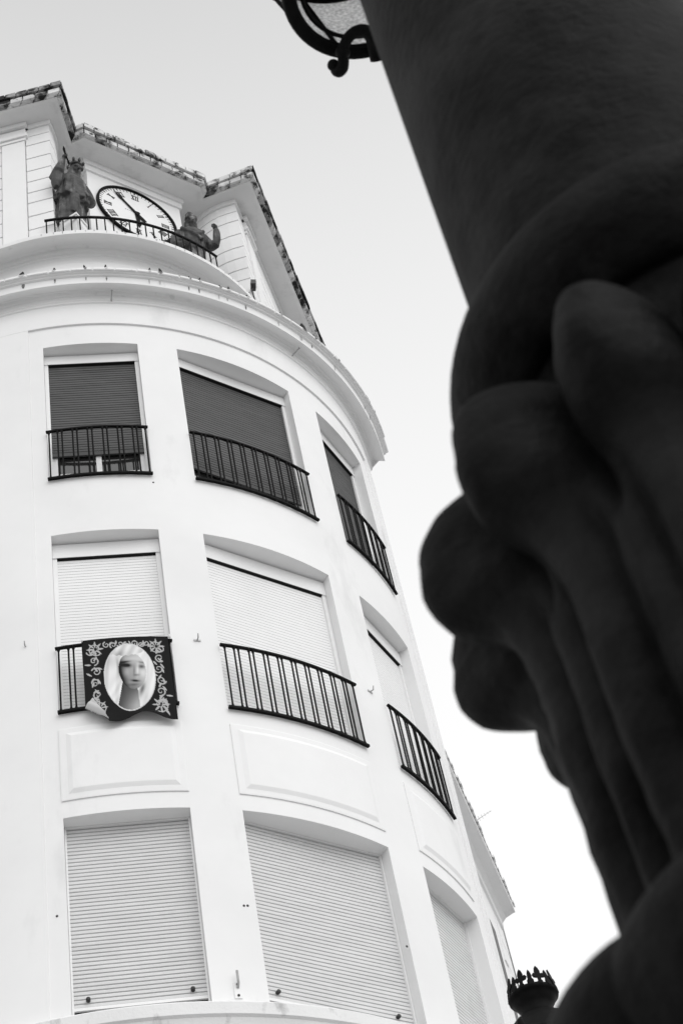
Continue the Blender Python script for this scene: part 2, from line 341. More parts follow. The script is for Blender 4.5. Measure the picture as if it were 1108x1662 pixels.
# ------------------------------------------------------------------ iron window guards
IR = 1.008
def railing(bi, r0, r1, pairs, name='window_guard'):
    b = BAYS[bi]; L, Rr = b['L'] - .04, b['R'] + .04
    m = MB(); st = path(0, 0, .8, L, Rr)
    def bar_(z0, z1, ra, rb): mm_ = MB(); sweep(mm_, [(ra, z0), (rb, z0), (rb, z1), (ra, z1)], st, closed=True); return mm_
    rail = bar_(r1 - .0058, r1, IR - .003, IR + .005).build(name, M['iron'], building)
    bar_(r0, r0 + .007, IR - .004, IR + .005).build('bottom_rail', M['iron'], rail)
    proto = None; pos = []
    span = Rr - L; sp = .92 / (pairs + .28)
    for i in range(pairs):
        c = .5 + (i - (pairs - 1) / 2) * sp * 1.0
        pos += [(c - sp * .145, 1), (c + sp * .145, -1)]
    pos += [(.028, 1), (.972, -1)]
    hh = (r1 - r0 - .0125) * R
    for q, sgn in pos:
        th = L + span * q; p = cyl(th, IR + .0005, r0 + .007)
        if proto is None:
            mm = MB(); prof = [(.016, 0), (.017, .012), (.0115, .03), (.0098, .045), (.0098, hh - .05), (.0115, hh - .035), (.018, hh - .014), (.018, hh)]
            mm.grid([[Vector((rr * math.cos(2 * math.pi * j / 8), rr * math.sin(2 * math.pi * j / 8), z)) for j in range(8)] for rr, z in prof], closed=True, smooth=True)
            me = mm.mesh('baluster'); proto = put('baluster', me, M['iron'], rail); proto.location = p
        else:
            c = proto.copy(); COL.objects.link(c); c.parent = rail; c.location = p
        # little scroll that ties the pair under the rail is part of the flare above
    return rail
GUARDS = {}
for bi, pr in ((0, 6), (1, 9), (2, 6)):
    GUARDS[(bi, 2)] = railing(bi, 3.862, 4.086, pr)
    GUARDS[(bi, 1)] = railing(bi, 2.956, 3.1835, pr)

# ------------------------------------------------------------------ attic: piers, niche, clock block, eave
ZF, ZT = 5.555, 6.462                  # balcony floor, soffit
W = (.612, .430)                       # pier corner (n, |s|)
def mir(sgn, pts): return [(n, sgn * s) for n, s in pts]
DN, DS = .668, .744               # direction of the straight fronts behind the pier corners
def wing_pt(l, off=0):                 # along the straight front, l from the pier corner, off outward
    return (W[0] - DN * l + DS * off, W[1] + DS * l + DN * off)
niche = [(W[0] - .0, W[1])] + [(.612 - .16 * (i / 8) ** .9, .430 - .115 * math.sin(math.pi / 2 * (i / 8)) ) for i in range(1, 9)] + [(.40, .305), (.36, .305)]
niche = [(.612, .430), (.585, .402), (.558, .379), (.530, .361), (.500, .347), (.470, .337), (.44, .331), (.36, .328)]
def poly_wall(m, pts, z0, z1, off_in=None):
    m.grid([[ns(n, s, z0) for n, s in pts], [ns(n, s, z1) for n, s in pts]])
def offset(pts, d):                    # outward offset of an open (n,s) polyline
    out = []
    for i, (n, s) in enumerate(pts):
        a, c = pts[max(0, i - 1)], pts[min(len(pts) - 1, i + 1)]
        tn, ts = c[0] - a[0], c[1] - a[1]; L = math.hypot(tn, ts)
        out.append((n + d * ts / L, s - d * tn / L))
    return out
def off_miter(pts, d):
    out = []
    for i, (n, s) in enumerate(pts):
        nm = []
        for a, c in ((i - 1, i), (i, i + 1)):
            if a >= 0 and c < len(pts):
                tn, ts = pts[c][0] - pts[a][0], pts[c][1] - pts[a][1]; L = math.hypot(tn, ts); nm.append((-ts / L, tn / L))
        if len(nm) == 1: v = nm[0]; k = 1
        else:
            v = (nm[0][0] + nm[1][0], nm[0][1] + nm[1][1]); L = math.hypot(*v); v = (v[0] / L, v[1] / L); k = 1 / max(.3, v[0] * nm[0][0] + v[1] * nm[0][1])
        out.append((n + v[0] * d * k, s + v[1] * d * k))
    return out
COURSES = [5.558, 5.66, 5.755, 5.853, 5.930, 6.013, 6.096, 6.194, 6.300, 6.372]
for sgn in (-1, 1):
    WL = 2.6 if sgn < 0 else 1.2
    base = [wing_pt(WL)] + [wing_pt(0)] + niche[1:]          # front line then concave return
    m = MB(); P0 = mir(sgn, base); poly_wall(m, P0, ZF - .01, ZT + .01); pier = m.build('attic_pier', M['plaster'], building)
    side = -1                                                # off_miter sign so that +d is outward on the right side
    face = [wing_pt(.088), wing_pt(0)] + niche[1:]
    face2 = [wing_pt(WL), wing_pt(.190)]
    for z0, z1 in zip(COURSES[:-1], COURSES[1:]):
        for fc in (face, face2):
            o1 = off_miter(fc, -.0005); o2 = off_miter(fc, .010); zz0, zz1 = z0 + .004, z1 - .004
            if (o2[0][0] + o2[0][1]) < (o1[0][0] + o1[0][1]): o1 = off_miter(fc, .0005); o2 = off_miter(fc, -.010)
            o1, o2 = mir(sgn, o1), mir(sgn, o2); ch = .003
            m = MB(); m.grid([[ns(n, s, zz0) for n, s in o1], [ns(n, s, zz0) for n, s in o2], [ns(n, s, zz1) for n, s in o2], [ns(n, s, zz1) for n, s in o1]], caps=False)
            for e_ in (0, -1): m.add([ns(*o1[e_], zz0), ns(*o2[e_], zz0), ns(*o2[e_], zz1), ns(*o1[e_], zz1)], [(0, 1, 2, 3)])
            m.build('stone_course', M['plaster'], pier)
    def strip(fc, d0, d1, z0, z1, name, mt='plaster'):
        o1 = off_miter(fc, -d0); o2 = off_miter(fc, -d1)
        if (off_miter(fc, .01)[0][0] + off_miter(fc, .01)[0][1]) > (fc[0][0] + fc[0][1]): o1 = off_miter(fc, d0); o2 = off_miter(fc, d1)
        o1, o2 = mir(sgn, o1), mir(sgn, o2)
        m = MB(); m.grid([[ns(n, s, z0) for n, s in o1], [ns(n, s, z0) for n, s in o2], [ns(n, s, z1) for n, s in o2], [ns(n, s, z1) for n, s in o1]], closed=False)
        for e_ in (0, -1): m.add([ns(*o1[e_], z0), ns(*o2[e_], z0), ns(*o2[e_], z1), ns(*o1[e_], z1)], [(0, 1, 2, 3)])
        return m.build(name, M[mt], pier)
    strip([wing_pt(.186), wing_pt(.092)], -.0005, .017, 5.558, 6.335, 'pilaster')
    strip([wing_pt(.192), wing_pt(.086)], -.0005, .021, 6.337, 6.355, 'pilaster_capital')
    strip([wing_pt(.200), wing_pt(.078)], -.0005, .029, 6.357, 6.378, 'pilaster_capital')
    strip([wing_pt(.192), wing_pt(.086)], -.0005, .022, 6.381, 6.425, 'pilaster_capital')
    full = [wing_pt(WL), wing_pt(0)] + niche[1:]
    strip(full, -.0005, .008, 6.378, 6.432, 'architrave')
    strip(full, -.0005, .016, 6.434, ZT + .004, 'architrave')
    strip([wing_pt(.200), wing_pt(.078)], -.0005, .034, 6.434, 6.4605, 'pilaster_capital')
# clock block: a box standing forward in the middle of the niche
CB_N, CB_S = .518, .2145
m = MB()
def nbox(m, n0, n1, s0, s1, z0, z1): m.hexa([ns(n, s, z) for z in (z0, z1) for n, s in ((n1, s0), (n1, s1), (n0, s1), (n0, s0))])
nbox(m, .33, CB_N, -CB_S, CB_S, ZF - .004, ZT + .002); block = m.build('clock_block', M['plaster'], building)
for z0, z1, o in ((6.395, 6.432, .009), (6.4335, ZT + .003, .017)):
    m = MB(); nbox(m, .34, CB_N + o, -CB_S - o, CB_S + o, z0, z1); m.build('block_moulding', M['plaster'], block)
m = MB(); m.add([ns(.345, -.36, ZF), ns(.345, .36, ZF), ns(.345, .36, ZT + .01), ns(.345, -.36, ZT + .01)], [(0, 1, 2, 3)]); m.build('niche_back', M['plaster'], building)
# eave: soffit slab, drip edge, two rows of edge stones
EO = [(.78, -.443), (.622, -.306), (.650, -.283), (.650, .283), (.622, .306), (.78, .443)]
LW, LWR = 2.4, 1.2
EO = [(.78 - DN * LW, -.443 - DS * LW)] + EO + [(.78 - DN * LWR, .443 + DS * LWR)]
def inset(pts, d): return off_miter(pts, d)
chk = inset(EO, .01); SG = 1 if chk[3][0] < EO[3][0] else -1
def IN(d): return inset(EO, SG * d)
m = MB()
i1 = IN(.030); i2 = IN(.046); wl = IN(.20)
back = [(-.35, -.9), (.30, -.28), (.32, -.28), (.34, -.27), (.34, .27), (.32, .28), (.30, .28), (-.25, .9)]
m.grid([[ns(n, s, ZT) for n, s in back], [ns(n, s, ZT) for n, s in i2], [ns(n, s, ZT - .006) for n, s in IN(.0458)], [ns(n, s, ZT - .006) for n, s in i1], [ns(n, s, ZT + .003) for n, s in IN(.0285)], [ns(n, s, ZT + .003) for n, s in IN(.012)]])
m.build('eave_soffit', M['soffit'], building)
m = MB(); m.grid([[ns(n, s, 6.528) for n, s in IN(.004)], [ns(n, s, 6.60) for n, s in IN(.3)]]); m.build('attic_roof', M['tile'], building)
m = MB(); m.grid([[ns(n, s, ZT) for n, s in IN(.02)], [ns(n, s, 6.52) for n, s in IN(.02)]]); eave = m.build('eave_edge', M['moss'], building)
TILE = .187 / R
def edge_stones(d, z0, z1, thick, name, mt, length, jitter):
    line = IN(d); linb = IN(d + thick)
    for k in range(len(line) - 1):
        a, b2, c, e_ = [Vector(ns(*q, 0)) for q in (line[k], line[k + 1], linb[k], linb[k + 1])]
        L = (b2 - a).length; far = k in (0, len(line) - 2); n = max(1, round(L / (length * R)))
        for i in range(n):
            f0, f1 = i / n, (i + 1) / n
            if far and (k == 0 and f1 < .55): continue
            gp = .011 / L; f0 += gp; f1 -= gp
            j0 = random.uniform(-jitter, jitter); zj = random.uniform(-.0015, .0015) * R
            outv = ((a - c) + (b2 - e_)).normalized() * j0
            p = [a.lerp(b2, f0) + outv, a.lerp(b2, f1) + outv, c.lerp(e_, f1), c.lerp(e_, f0)]
            h0, h1 = R * z0 + zj, R * z1 + zj
            mm = MB(); mm.hexa([q + Vector((0, 0, h0)) for q in p] + [q + Vector((0, 0, h1)) for q in p]); o = mm.build(name, M['eave_dark'] if (k in (0, 1, len(line) - 2) and random.random() < (.9 if z0 > 6.48 else .35)) or random.random() < .1 else M[mt], eave)
edge_stones(0, 6.499, 6.530, .03, 'eave_tile', 'eave_stain', .047, .006)
edge_stones(.008, 6.4615, 6.491, .03, 'eave_brick', 'eave_stain', .052, .006)
# balcony railing in front of the clock
m = MB(); st = path(0, 0, 1, -8.5, 42.5)
sweep(m, [(.772, 5.659), (.780, 5.659), (.780, 5.667), (.772, 5.667)], st, closed=True); brail = m.build('balcony_railing', M['iron'], building)
for i in range(23):
    th = -8 + 50 * i / 22; p = cyl(th, .776, 5.556)
    if i == 0:
        mm = MB(); hh = .104 * R; mm.tube([(0, 0, 0), (0, 0, hh)], .011, 6); bp0 = put('baluster', mm.mesh('baluster'), M['iron'], brail); bp0.location = p
    else:
        c = bp0.copy(); COL.objects.link(c); c.parent = brail; c.location = p

# ------------------------------------------------------------------ clock
NV, TV = bay_frame(AX)
CC = ns(CB_N + .003, -.002, 6.187); CR = .181 * R
clock = empty('wall_clock', CC, 'round white clock with black Roman numerals under the attic eave', 'clock')
def cp(s, z, d): return CC + TV * s + Z3 * z + NV * d
def disc(m, r, d0, d1, n=64, r_in=0):
    ring = lambda rr, d: [cp(rr * math.sin(2 * math.pi * j / n), rr * math.cos(2 * math.pi * j / n), d) for j in range(n)]
    rows = [ring(r, d0), ring(r, d1)]
    if r_in: rows += [ring(r_in, d1), ring(r_in, d0)]
    m.grid(rows, closed=True)
    if not r_in: m.add(ring(r, d1), [tuple(range(n))])
    return m
disc(MB(), CR * .985, -.005, .012).build('dial', M['dial'], clock)
disc(MB(), CR, -.005, .042, r_in=CR * .945).build('rim', M['iron'], clock)
mk = MB()
for i in range(60):
    a = 2 * math.pi * i / 60; w_ = .010 if i % 5 else .02; r0, r1 = CR * .868, CR * .945
    er = TV * math.sin(a) + Z3 * math.cos(a); et = TV * math.cos(a) - Z3 * math.sin(a)
    mk.box(CC + er * (r0 + r1) / 2 + NV * .0135, et, er, NV, w_, r1 - r0, .003)
tag(mk.build('minute_marks', M['iron'], clock), kind='stuff')
def numeral(txt, a):
    er = TV * math.sin(a) + Z3 * math.cos(a); et = TV * math.cos(a) - Z3 * math.sin(a); h = .125; o = CC + er * CR * .72 + NV * .014
    wd = {'I': .036, 'V': .07, 'X': .07}; tot = sum(wd[c] for c in txt); x = -tot / 2; m = MB()
    def bar(x0, y0, x1, y1, w_):
        d = et * (x1 - x0) + er * (y1 - y0); L = d.length; d.normalize(); p = NV.cross(d)
        m.box(o + et * (x0 + x1) / 2 + er * (y0 + y1) / 2 + NV * random.uniform(0, .002), d, p, NV, L, w_, .004)
    for c in txt:
        q = wd[c]; xc = x + q / 2
        if c == 'I': bar(xc, -h / 2, xc, h / 2, .014)
        if c == 'V': bar(x + .014, h / 2, xc, -h / 2, .015); bar(x + q - .014, h / 2, xc, -h / 2, .009)
        if c == 'X': bar(x + .014, h / 2, x + q - .014, -h / 2, .015); bar(x + q - .014, h / 2, x + .014, -h / 2, .009)
        x += q
    bar(-tot / 2, h / 2, tot / 2, h / 2, .009); bar(-tot / 2, -h / 2, tot / 2, -h / 2, .009)
    m.build('numeral', M['iron'], clock, fix=False)
for i, tx in enumerate(['XII', 'I', 'II', 'III', 'IIII', 'V', 'VI', 'VII', 'VIII', 'IX', 'X', 'XI']): numeral(tx, 2 * math.pi * i / 12)
def hand(name, ang, L, tail, w0, d):
    er = TV * math.sin(ang) + Z3 * math.cos(ang); et = TV * math.cos(ang) - Z3 * math.sin(ang); o = CC + NV * d; m = MB()
    sec = [(-tail, w0 * 1.25), (-tail * .6, w0 * 1.5), (0, w0), (L * .55, w0 * .75), (L * .72, w0 * 1.15), (L, w0 * .12)]
    m.grid([[o + er * y - et * x, o + er * y + et * x, o + er * y + et * x + NV * .006, o + er * y - et * x + NV * .006] for y, x in sec], closed=True, caps=True)
    m.build(name, M['iron'], clock)
hand('minute_hand', rad(-40), CR * .86, CR * .30, .027, .026)
hand('hour_hand', rad(177), CR * .55, CR * .12, .042, .019)
m = MB(); disc(m, .04, .02, .04, 20); m.build('hub', M['iron'], clock)
# small illegible maker's line printed left of the centre
m = MB()
for i in range(5): m.box(cp(-.20 + i * .034, .045 + (i % 2) * .004, .0135), TV, Z3, NV, .02, .026 - .006 * (i % 3), .002)
tag(m.build('maker_mark', M['metal'], clock), kind='stuff')

# ------------------------------------------------------------------ statues (bronze figures on either side of the clock)
def loft(m, secs, n=28, folds=0, amp=0):
    rows = []
    for (cx, cy, z, rx, ry, fa) in secs:
        rows.append([Vector((cx + rx * (1 + fa * amp * math.sin(folds * a + 2.5 * z)) * math.cos(a), cy + ry * (1 + fa * amp * math.sin(folds * a + 2.5 * z)) * math.sin(a), z)) for a in [2 * math.pi * j / n for j in range(n)]])
    return m.grid(rows, closed=True, caps=True, smooth=True)
def limb(m, pts): return m.tube([p[:3] for p in pts], [p[3] for p in pts], 12)
def remeshed(m, name, vox, mtx, mt, parent):
    me = m.mesh(name); o = bpy.data.objects.new(name, me); COL.objects.link(o)
    bm = bmesh.new(); bm.from_mesh(me); bmesh.ops.recalc_face_normals(bm, faces=bm.faces); bm.to_mesh(me); bm.free()
    md = o.modifiers.new('r', 'REMESH'); md.mode = 'VOXEL'; md.voxel_size = vox
    sm = o.modifiers.new('s', 'SMOOTH'); sm.factor = .4; sm.iterations = 2
    dg = bpy.context.evaluated_depsgraph_get(); dg.update(); me2 = bpy.data.meshes.new_from_object(o.evaluated_get(dg))
    bpy.data.objects.remove(o); me2.name = name; me2.polygons.foreach_set('use_smooth', [True] * len(me2.polygons)); me2.transform(mtx); me2.materials.clear()
    return put(name, me2, mt, parent)
def head(M_, c, tilt=22, beard=False):
    x, y, z = 0, 0, 0; m = MB()
    m.ball((x, y, z), .128, .15, .185, 16, 12)
    m.ball((x, y - .105, z + .055), .11, .055, .024, 12, 6)            # brow
    m.tube([(x, y - .13, z + .05), (x, y - .195, z - .03), (x, y - .14, z - .05)], [.018, .034, .028], 8)
    m.ball((x - .055, y - .105, z - .04), .04, .04, .035, 8, 6); m.ball((x + .055, y - .105, z - .04), .04, .04, .035, 8, 6)
    m.ball((x, y - .13, z - .085), .05, .03, .014, 8, 5); m.ball((x, y - .125, z - .112), .04, .03, .015, 8, 5)
    m.ball((x, y - .10, z - .15), .05, .05, .045, 10, 6)
    for sg in (-1, 1): m.ball((x + sg * .128, y + .01, z - .01), .02, .035, .055, 8, 6)
    if beard: loft(m, [(x, y - .09, z - .27, .03, .04, 0), (x, y - .09, z - .20, .08, .07, 0), (x, y - .07, z - .10, .11, .085, 0)], 14)
    rt = Matrix.Translation(c) @ Matrix.Rotation(rad(tilt), 4, 'X')
    M_.add([rt @ Vector(p) for p in m.v], m.f, True)
    M_.tube([(c[0], c[1] + .03, c[2] - .08), (c[0], c[1] + .07, c[2] - .36)], [.08, .10], 12)
ST = .68
def statue_matrix(p, turn):
    rot = Matrix(((TV.x, -NV.x, 0), (TV.y, -NV.y, 0), (TV.z, -NV.z, 1))).to_4x4()
    lean = Matrix(((1, 0, 0, 0), (0, 1, -.16, 0), (0, 0, 1, 0), (0, 0, 0, 1)))
    return Matrix.Translation(p) @ rot @ Matrix.Scale(ST, 4) @ Matrix.Rotation(turn, 4, 'Z') @ lean
# king with raised sceptre
KP = ns(.607, -.358, 5.700); king = empty('statue', KP, 'bronze crowned statue in a robe raising a sceptre, left of the clock', 'statue', 'statues beside the clock')
m = MB()
loft(m, [(0, 0, 0, .36, .27, 1), (0, 0, .4, .34, .26, 1), (0, .02, .88, .31, .22, 1)], 40, 9, .11)                  # gown
loft(m, [(0, -.01, .86, .40, .32, 1), (0, -.01, .92, .405, .32, 1), (0, 0, 1.3, .35, .27, .8), (0, 0, 1.58, .345, .23, .4), (0, .01, 1.70, .30, .19, .1), (0, .02, 1.79, .17, .13, 0)], 40, 11, .10)  # cape
loft(m, [(.30, .12, .25, .14, .10, 1), (.30, .10, .9, .15, .12, 1), (.30, .06, 1.4, .13, .12, 1)], 20, 5, .1)
limb(m, [(-.06, -.22, .25, .10), (-.06, -.27, .62, .115), (-.05, -.18, .92, .13)])                                     # bent knee
limb(m, [(-.27, .02, 1.62, .14), (-.40, .0, 1.50, .15), (-.47, -.06, 1.38, .16), (-.46, -.16, 1.55, .13), (-.43, -.22, 1.78, .085), (-.41, -.25, 1.90, .05)])
loft(m, [(-.46, -.10, 1.02, .05, .07, 0), (-.46, -.09, 1.2, .12, .12, 0), (-.46, -.12, 1.5, .14, .12, 0)], 14)          # hanging sleeve
m.ball((-.405, -.27, 1.96), .055, .06, .07, 10, 8)
for i in range(4): m.tube([(-.43 + i * .012, -.30, 1.925 + i * .026), (-.40 + i * .008, -.345, 1.93 + i * .026), (-.365, -.325, 1.935 + i * .024)], .015, 6)
m.tube([(-.37, -.27, 1.95), (-.355, -.31, 2.0), (-.375, -.34, 2.02)], .016, 6)
limb(m, [(.27, .02, 1.62, .13), (.42, .02, 1.45, .12), (.50, .0, 1.25, .115), (.42, -.13, 1.12, .09), (.30, -.24, 1.06, .055)])
m.ball((.27, -.26, 1.05), .06, .06, .05, 10, 8)
for i in range(4): m.tube([(.25, -.29, 1.085 - i * .024), (.20, -.315, 1.08 - i * .024), (.17, -.30, 1.075 - i * .024)], .014, 6)
head(m, (.03, -.02, 2.07))
loft(m, [(.03, .05, 1.78, .17, .15, 0), (.03, .05, 1.95, .17, .15, 0), (.03, .04, 2.12, .155, .15, 0), (.03, .03, 2.26, .12, .13, 0)], 18)   # hair
body = remeshed(m, 'body', .015, statue_matrix(KP, rad(6)), M['bronze'], king)
m = MB(); c0 = (.03, .0)
prof = [(.150, 2.20), (.166, 2.205), (.170, 2.255), (.150, 2.26)]
m.grid([[Vector((c0[0] + r * math.cos(2 * math.pi * j / 24), c0[1] + r * math.sin(2 * math.pi * j / 24), z)) for j in range(24)] for r, z in prof], closed=True, smooth=True)
for j in range(8):
    a = 2 * math.pi * j / 8; p = Vector((c0[0] + .172 * math.cos(a), c0[1] + .172 * math.sin(a), 2.25)); m.tube([p, p + Vector((.012 * math.cos(a), .012 * math.sin(a), .07)), p + Vector((.018 * math.cos(a), .018 * math.sin(a), .12))], [.03, .034, .006], 6)
m.ball((c0[0], c0[1], 2.27), .13, .13, .10, 14, 8)
me = m.mesh('crown'); me.transform(statue_matrix(KP, rad(6))); put('crown', me, M['bronze'], king)
m = MB(); m.tube([(-.30, -.33, 1.72), (-.40, -.325, 1.97), (-.455, -.32, 2.16), (-.47, -.32, 2.24)], [.016, .018, .03, .01], 8); me = m.mesh('sceptre'); me.transform(statue_matrix(KP, rad(6))); put('sceptre', me, M['iron'], king)
m = MB(); pc = ns(.634, -.352, ZF + .002); ax_ = (NV * .88 + TV * .48).normalized(); ay_ = Z3.cross(ax_)
hz = .145 * R; s_ = .135
m.hexa([pc + ax_ * a * s_ + ay_ * b_ * s_ for a, b_ in ((1, -1), (1, 1), (-1, 1), (-1, -1))] + [pc + ax_ * a * s_ + ay_ * b_ * s_ + Z3 * (hz * .9) for a, b_ in ((1, -1), (1, 1), (-1, 1), (-1, -1))])
plinth = m.build('plinth', M['trim'], king)
m = MB(); m.box(pc + Z3 * (hz * .9 + .028), ax_, ay_, Z3, .31, .31, .045); m.build('plinth_cap', M['trim'], plinth)
m = MB(); m.box(ns(.595, -.356, ZF + .0715), TV, NV, Z3, .36, .30, .141 * R); m.build('plinth', M['trim'], king)
# second figure: bearded, flat cap, forearm lifted
QP = ns(.582, .190, 5.725); page = empty('statue', QP, 'bronze bearded statue in a cap lifting one forearm, right of the clock', 'statue', 'statues beside the clock')
m = MB()
loft(m, [(0, 0, 0, .34, .27, 1), (0, 0, .5, .32, .25, 1), (0, .02, .95, .29, .21, 1), (0, 0, 1.2, .31, .23, .6), (0, 0, 1.55, .36, .24, .4), (0, .01, 1.70, .31, .20, .1), (0, .02, 1.79, .16, .13, 0)], 40, 10, .09)
limb(m, [(-.27, .02, 1.60, .15), (-.40, .0, 1.42, .13), (-.44, -.02, 1.15, .12), (-.32, -.16, 1.02, .085), (-.18, -.27, 1.02, .055)])
m.ball((-.15, -.28, 1.02), .06, .05, .05, 10, 8)
for i in range(4): m.tube([(-.12, -.30, 1.055 - i * .024), (-.07, -.315, 1.05 - i * .024), (-.04, -.295, 1.045 - i * .024)], .014, 6)
limb(m, [(.27, .02, 1.60, .13), (.38, -.02, 1.42, .115), (.46, -.08, 1.24, .11), (.52, -.16, 1.22, .10), (.55, -.20, 1.38, .095), (.555, -.20, 1.58, .09), (.545, -.21, 1.70, .07)])
m.ball((.525, -.22, 1.78), .065, .065, .07, 10, 8)
for i in range(4): m.tube([(.49, -.24, 1.82 - i * .028), (.445, -.27, 1.81 - i * .028), (.43, -.25, 1.79 - i * .028)], .017, 6)
m.tube([(.53, -.27, 1.74), (.50, -.30, 1.78), (.47, -.29, 1.80)], .017, 6)
limb(m, [(-.30, -.16, 1.62, .05), (-.05, -.235, 1.42, .055), (.20, -.22, 1.25, .05)])                                    # sash fold
limb(m, [(.25, -.14, 1.64, .05), (.12, -.225, 1.46, .05), (-.02, -.24, 1.36, .04)])
head(m, (0, -.04, 2.02), beard=True)
loft(m, [(0, .03, 1.78, .16, .13, 0), (0, .03, 1.95, .165, .15, 0), (0, .03, 2.10, .15, .15, 0)], 18)
remeshed(m, 'body', .015, statue_matrix(QP, rad(-14)), M['bronze'], page)
m = MB(); m.box(ns(.577, .192, ZF + .084), TV, NV, Z3, .38, .36, .166 * R); m.build('plinth', M['trim'], page)
m = MB(); loft(m, [(0, -.02, 2.12, .165, .175, 0), (0, -.02, 2.15, .185, .195, 0), (0, -.02, 2.20, .18, .19, 0), (0, -.01, 2.23, .15, .16, 0), (-.03, .0, 2.30, .14, .15, 0), (-.05, .01, 2.36, .09, .10, 0), (-.05, .01, 2.38, .02, .02, 0)], 20)
me = m.mesh('cap'); me.transform(statue_matrix(QP, rad(-14)) @ Matrix.Translation((0, -.03, 2.12)) @ Matrix.Diagonal((.82, .82, .85, 1)) @ Matrix.Rotation(rad(16), 4, 'X') @ Matrix.Translation((0, .02, -2.12))); put('cap', me, M['bronze'], page)

# ------------------------------------------------------------------ banner over the guard
import numpy as np
def strokes():
    pts = []
    def spiral(cx, cy, r, a0, turns, sg, n=60):
        for i in range(n):
            t = i / (n - 1); a = a0 + sg * turns * 2 * math.pi * t; rr = r * (1 - .85 * t)
            pts.append((cx + rr * math.cos(a), cy + rr * math.sin(a), .0035 + .0045 * (1 - t)))
    def leaf(cx, cy, a, L):
        for i in range(14):
            t = i / 13; pts.append((cx + L * t * math.cos(a), cy + L * t * math.sin(a), .003 + .008 * math.sin(math.pi * t)))
    rnd = random.Random(3)
    for sx in (0, 1):
        f = lambda u: u if sx == 0 else 1 - u
        for k, v in enumerate([.28, .42, .56, .70, .84]):
            sg = 1 if (k + sx) % 2 else -1
            spiral(f(.125 + .02 * (k % 2)), v, .055, rnd.uniform(0, 6), 1.3, sg); leaf(f(.09), v + .05, rnd.uniform(0, 6), .07); leaf(f(.16), v - .05, rnd.uniform(0, 6), .06); leaf(f(.12), v + .075, 1.57 + (.6 if k % 2 else -.6), .07)
        for a in np.linspace(0, 6.28, 9)[:-1]: leaf(f(.15) + .02 * math.cos(a), .13 + .02 * math.sin(a), a, .075)
        spiral(f(.15), .13, .085, 1, 1.4, 1); spiral(f(.10), .16, .05, 3, 1.2, -1)
        for a in np.linspace(0, 6.28, 9)[:-1]: leaf(f(.16) + .02 * math.cos(a), .86 + .02 * math.sin(a), a, .075)
        spiral(f(.16), .86, .09, 2, 1.3, -1)
    for k, u in enumerate([.28, .36, .44, .52, .60, .68, .74]):
        spiral(u, .085 + .012 * (k % 2), .04, rnd.uniform(0, 6), 1.2, 1 if k % 2 else -1, 40); leaf(u + .03, .09, rnd.uniform(0, 6), .05)
    return np.array(pts)
def paint(u, v):
    c = np.full(u.shape, .008)
    P = strokes(); d = np.full(u.shape, 9.0)
    for x, y, w_ in P: d = np.minimum(d, np.hypot(u - x, v - y) - w_)
    c = np.where(d < 0, .42, c)
    e = np.hypot((u - .52) / .285, (v - .50) / .40)
    g = lambda x, y, sx, sy, rot=0: np.exp(-((((u - x) * math.cos(rot) + (v - y) * math.sin(rot)) / sx) ** 2 + ((-(u - x) * math.sin(rot) + (v - y) * math.cos(rot)) / sy) ** 2))
    ov = .76 - .20 * g(.33, .30, .06, .10) - .10 * g(.70, .78, .10, .08) + .05 * np.sin(9 * np.sin(u * 9 + v * 4) + v * 12)        # pale veil folds
    ov -= .62 * g(.655, .66, .03, .09, .35)
    # face: tilted oval
    fx, fy, rt = .555, .43, .10
    a = ((u - fx) * math.cos(rt) - (v - fy) * math.sin(rt)) / .155; b = ((u - fx) * math.sin(rt) + (v - fy) * math.cos(rt)) / .225; fe = np.hypot(a, b)
    lft = .45 - .22 * (v - .5); rgt = .60 + .05 * (v - .6)
    neck = (u > lft) & (u < rgt) & (v > .5)
    ov = np.where(neck, .07 + .34 * np.clip((u - lft) / .2, 0, 1) ** 1.5 * np.clip((v - .60) * 4, 0, 1), ov)
    face = .36 + .20 * a - .05 * b - .40 * np.clip(-a - .35, 0, 1) - .30 * np.clip(b - .62, 0, 1)
    face -= .42 * g(.50, .36, .050, .026, .10) + .42 * g(.665, .385, .040, .026, .2)
    face -= .30 * g(.49, .315, .060, .012, -.12) + .32 * g(.675, .335, .050, .013, .3)
    face -= .26 * g(.605, .485, .030, .014) + .42 * g(.585, .555, .048, .014, .16) + .16 * g(.575, .43, .012, .07, .1)
    face += .24 * g(.615, .42, .014, .08, .1) + .16 * g(.67, .47, .04, .05) + .12 * g(.48, .45, .04, .05) + .12 * g(.55, .28, .10, .03) - .14 * g(.57, .60, .06, .016)
    ov = np.where(fe < 1, face, ov)
    lace = (v < .20 + .03 * np.sin((u - .3) * 9) + .014 * np.abs(np.sin(u * 45))) & (fe > .80)
    ov = np.where(lace, .66 + .10 * np.sin(u * 55 + v * 30) - .25 * g(.42, .22, .08, .05), ov)
    ov = np.where((u < .44) & (fe > 1) & ~lace, ov - .14 * np.clip(np.sin(u * 46 + 5 * v), 0, 1), ov)
    ov -= .28 * g(.40, .40, .018, .16, -.12) * (fe > 1) + .15 * g(.73, .42, .015, .14, .1) * (fe > 1)
    c = np.where(e < 1, np.clip(ov, .02, .85), c); c = np.where((e > 1) & (e < 1.035), .6, c)
    return np.clip(c, .015, .85)
NU, NVv = 170, 180
b0, b1 = theta_of(at_r(133, 1052, 1.016)), theta_of(at_r(274, 1046, 1.016)); DROP = .283
uu, vv = np.meshgrid(np.linspace(0, 1, NU), np.linspace(0, 1, NVv)); colr = paint(uu, vv)
bm_v = []; cols = []
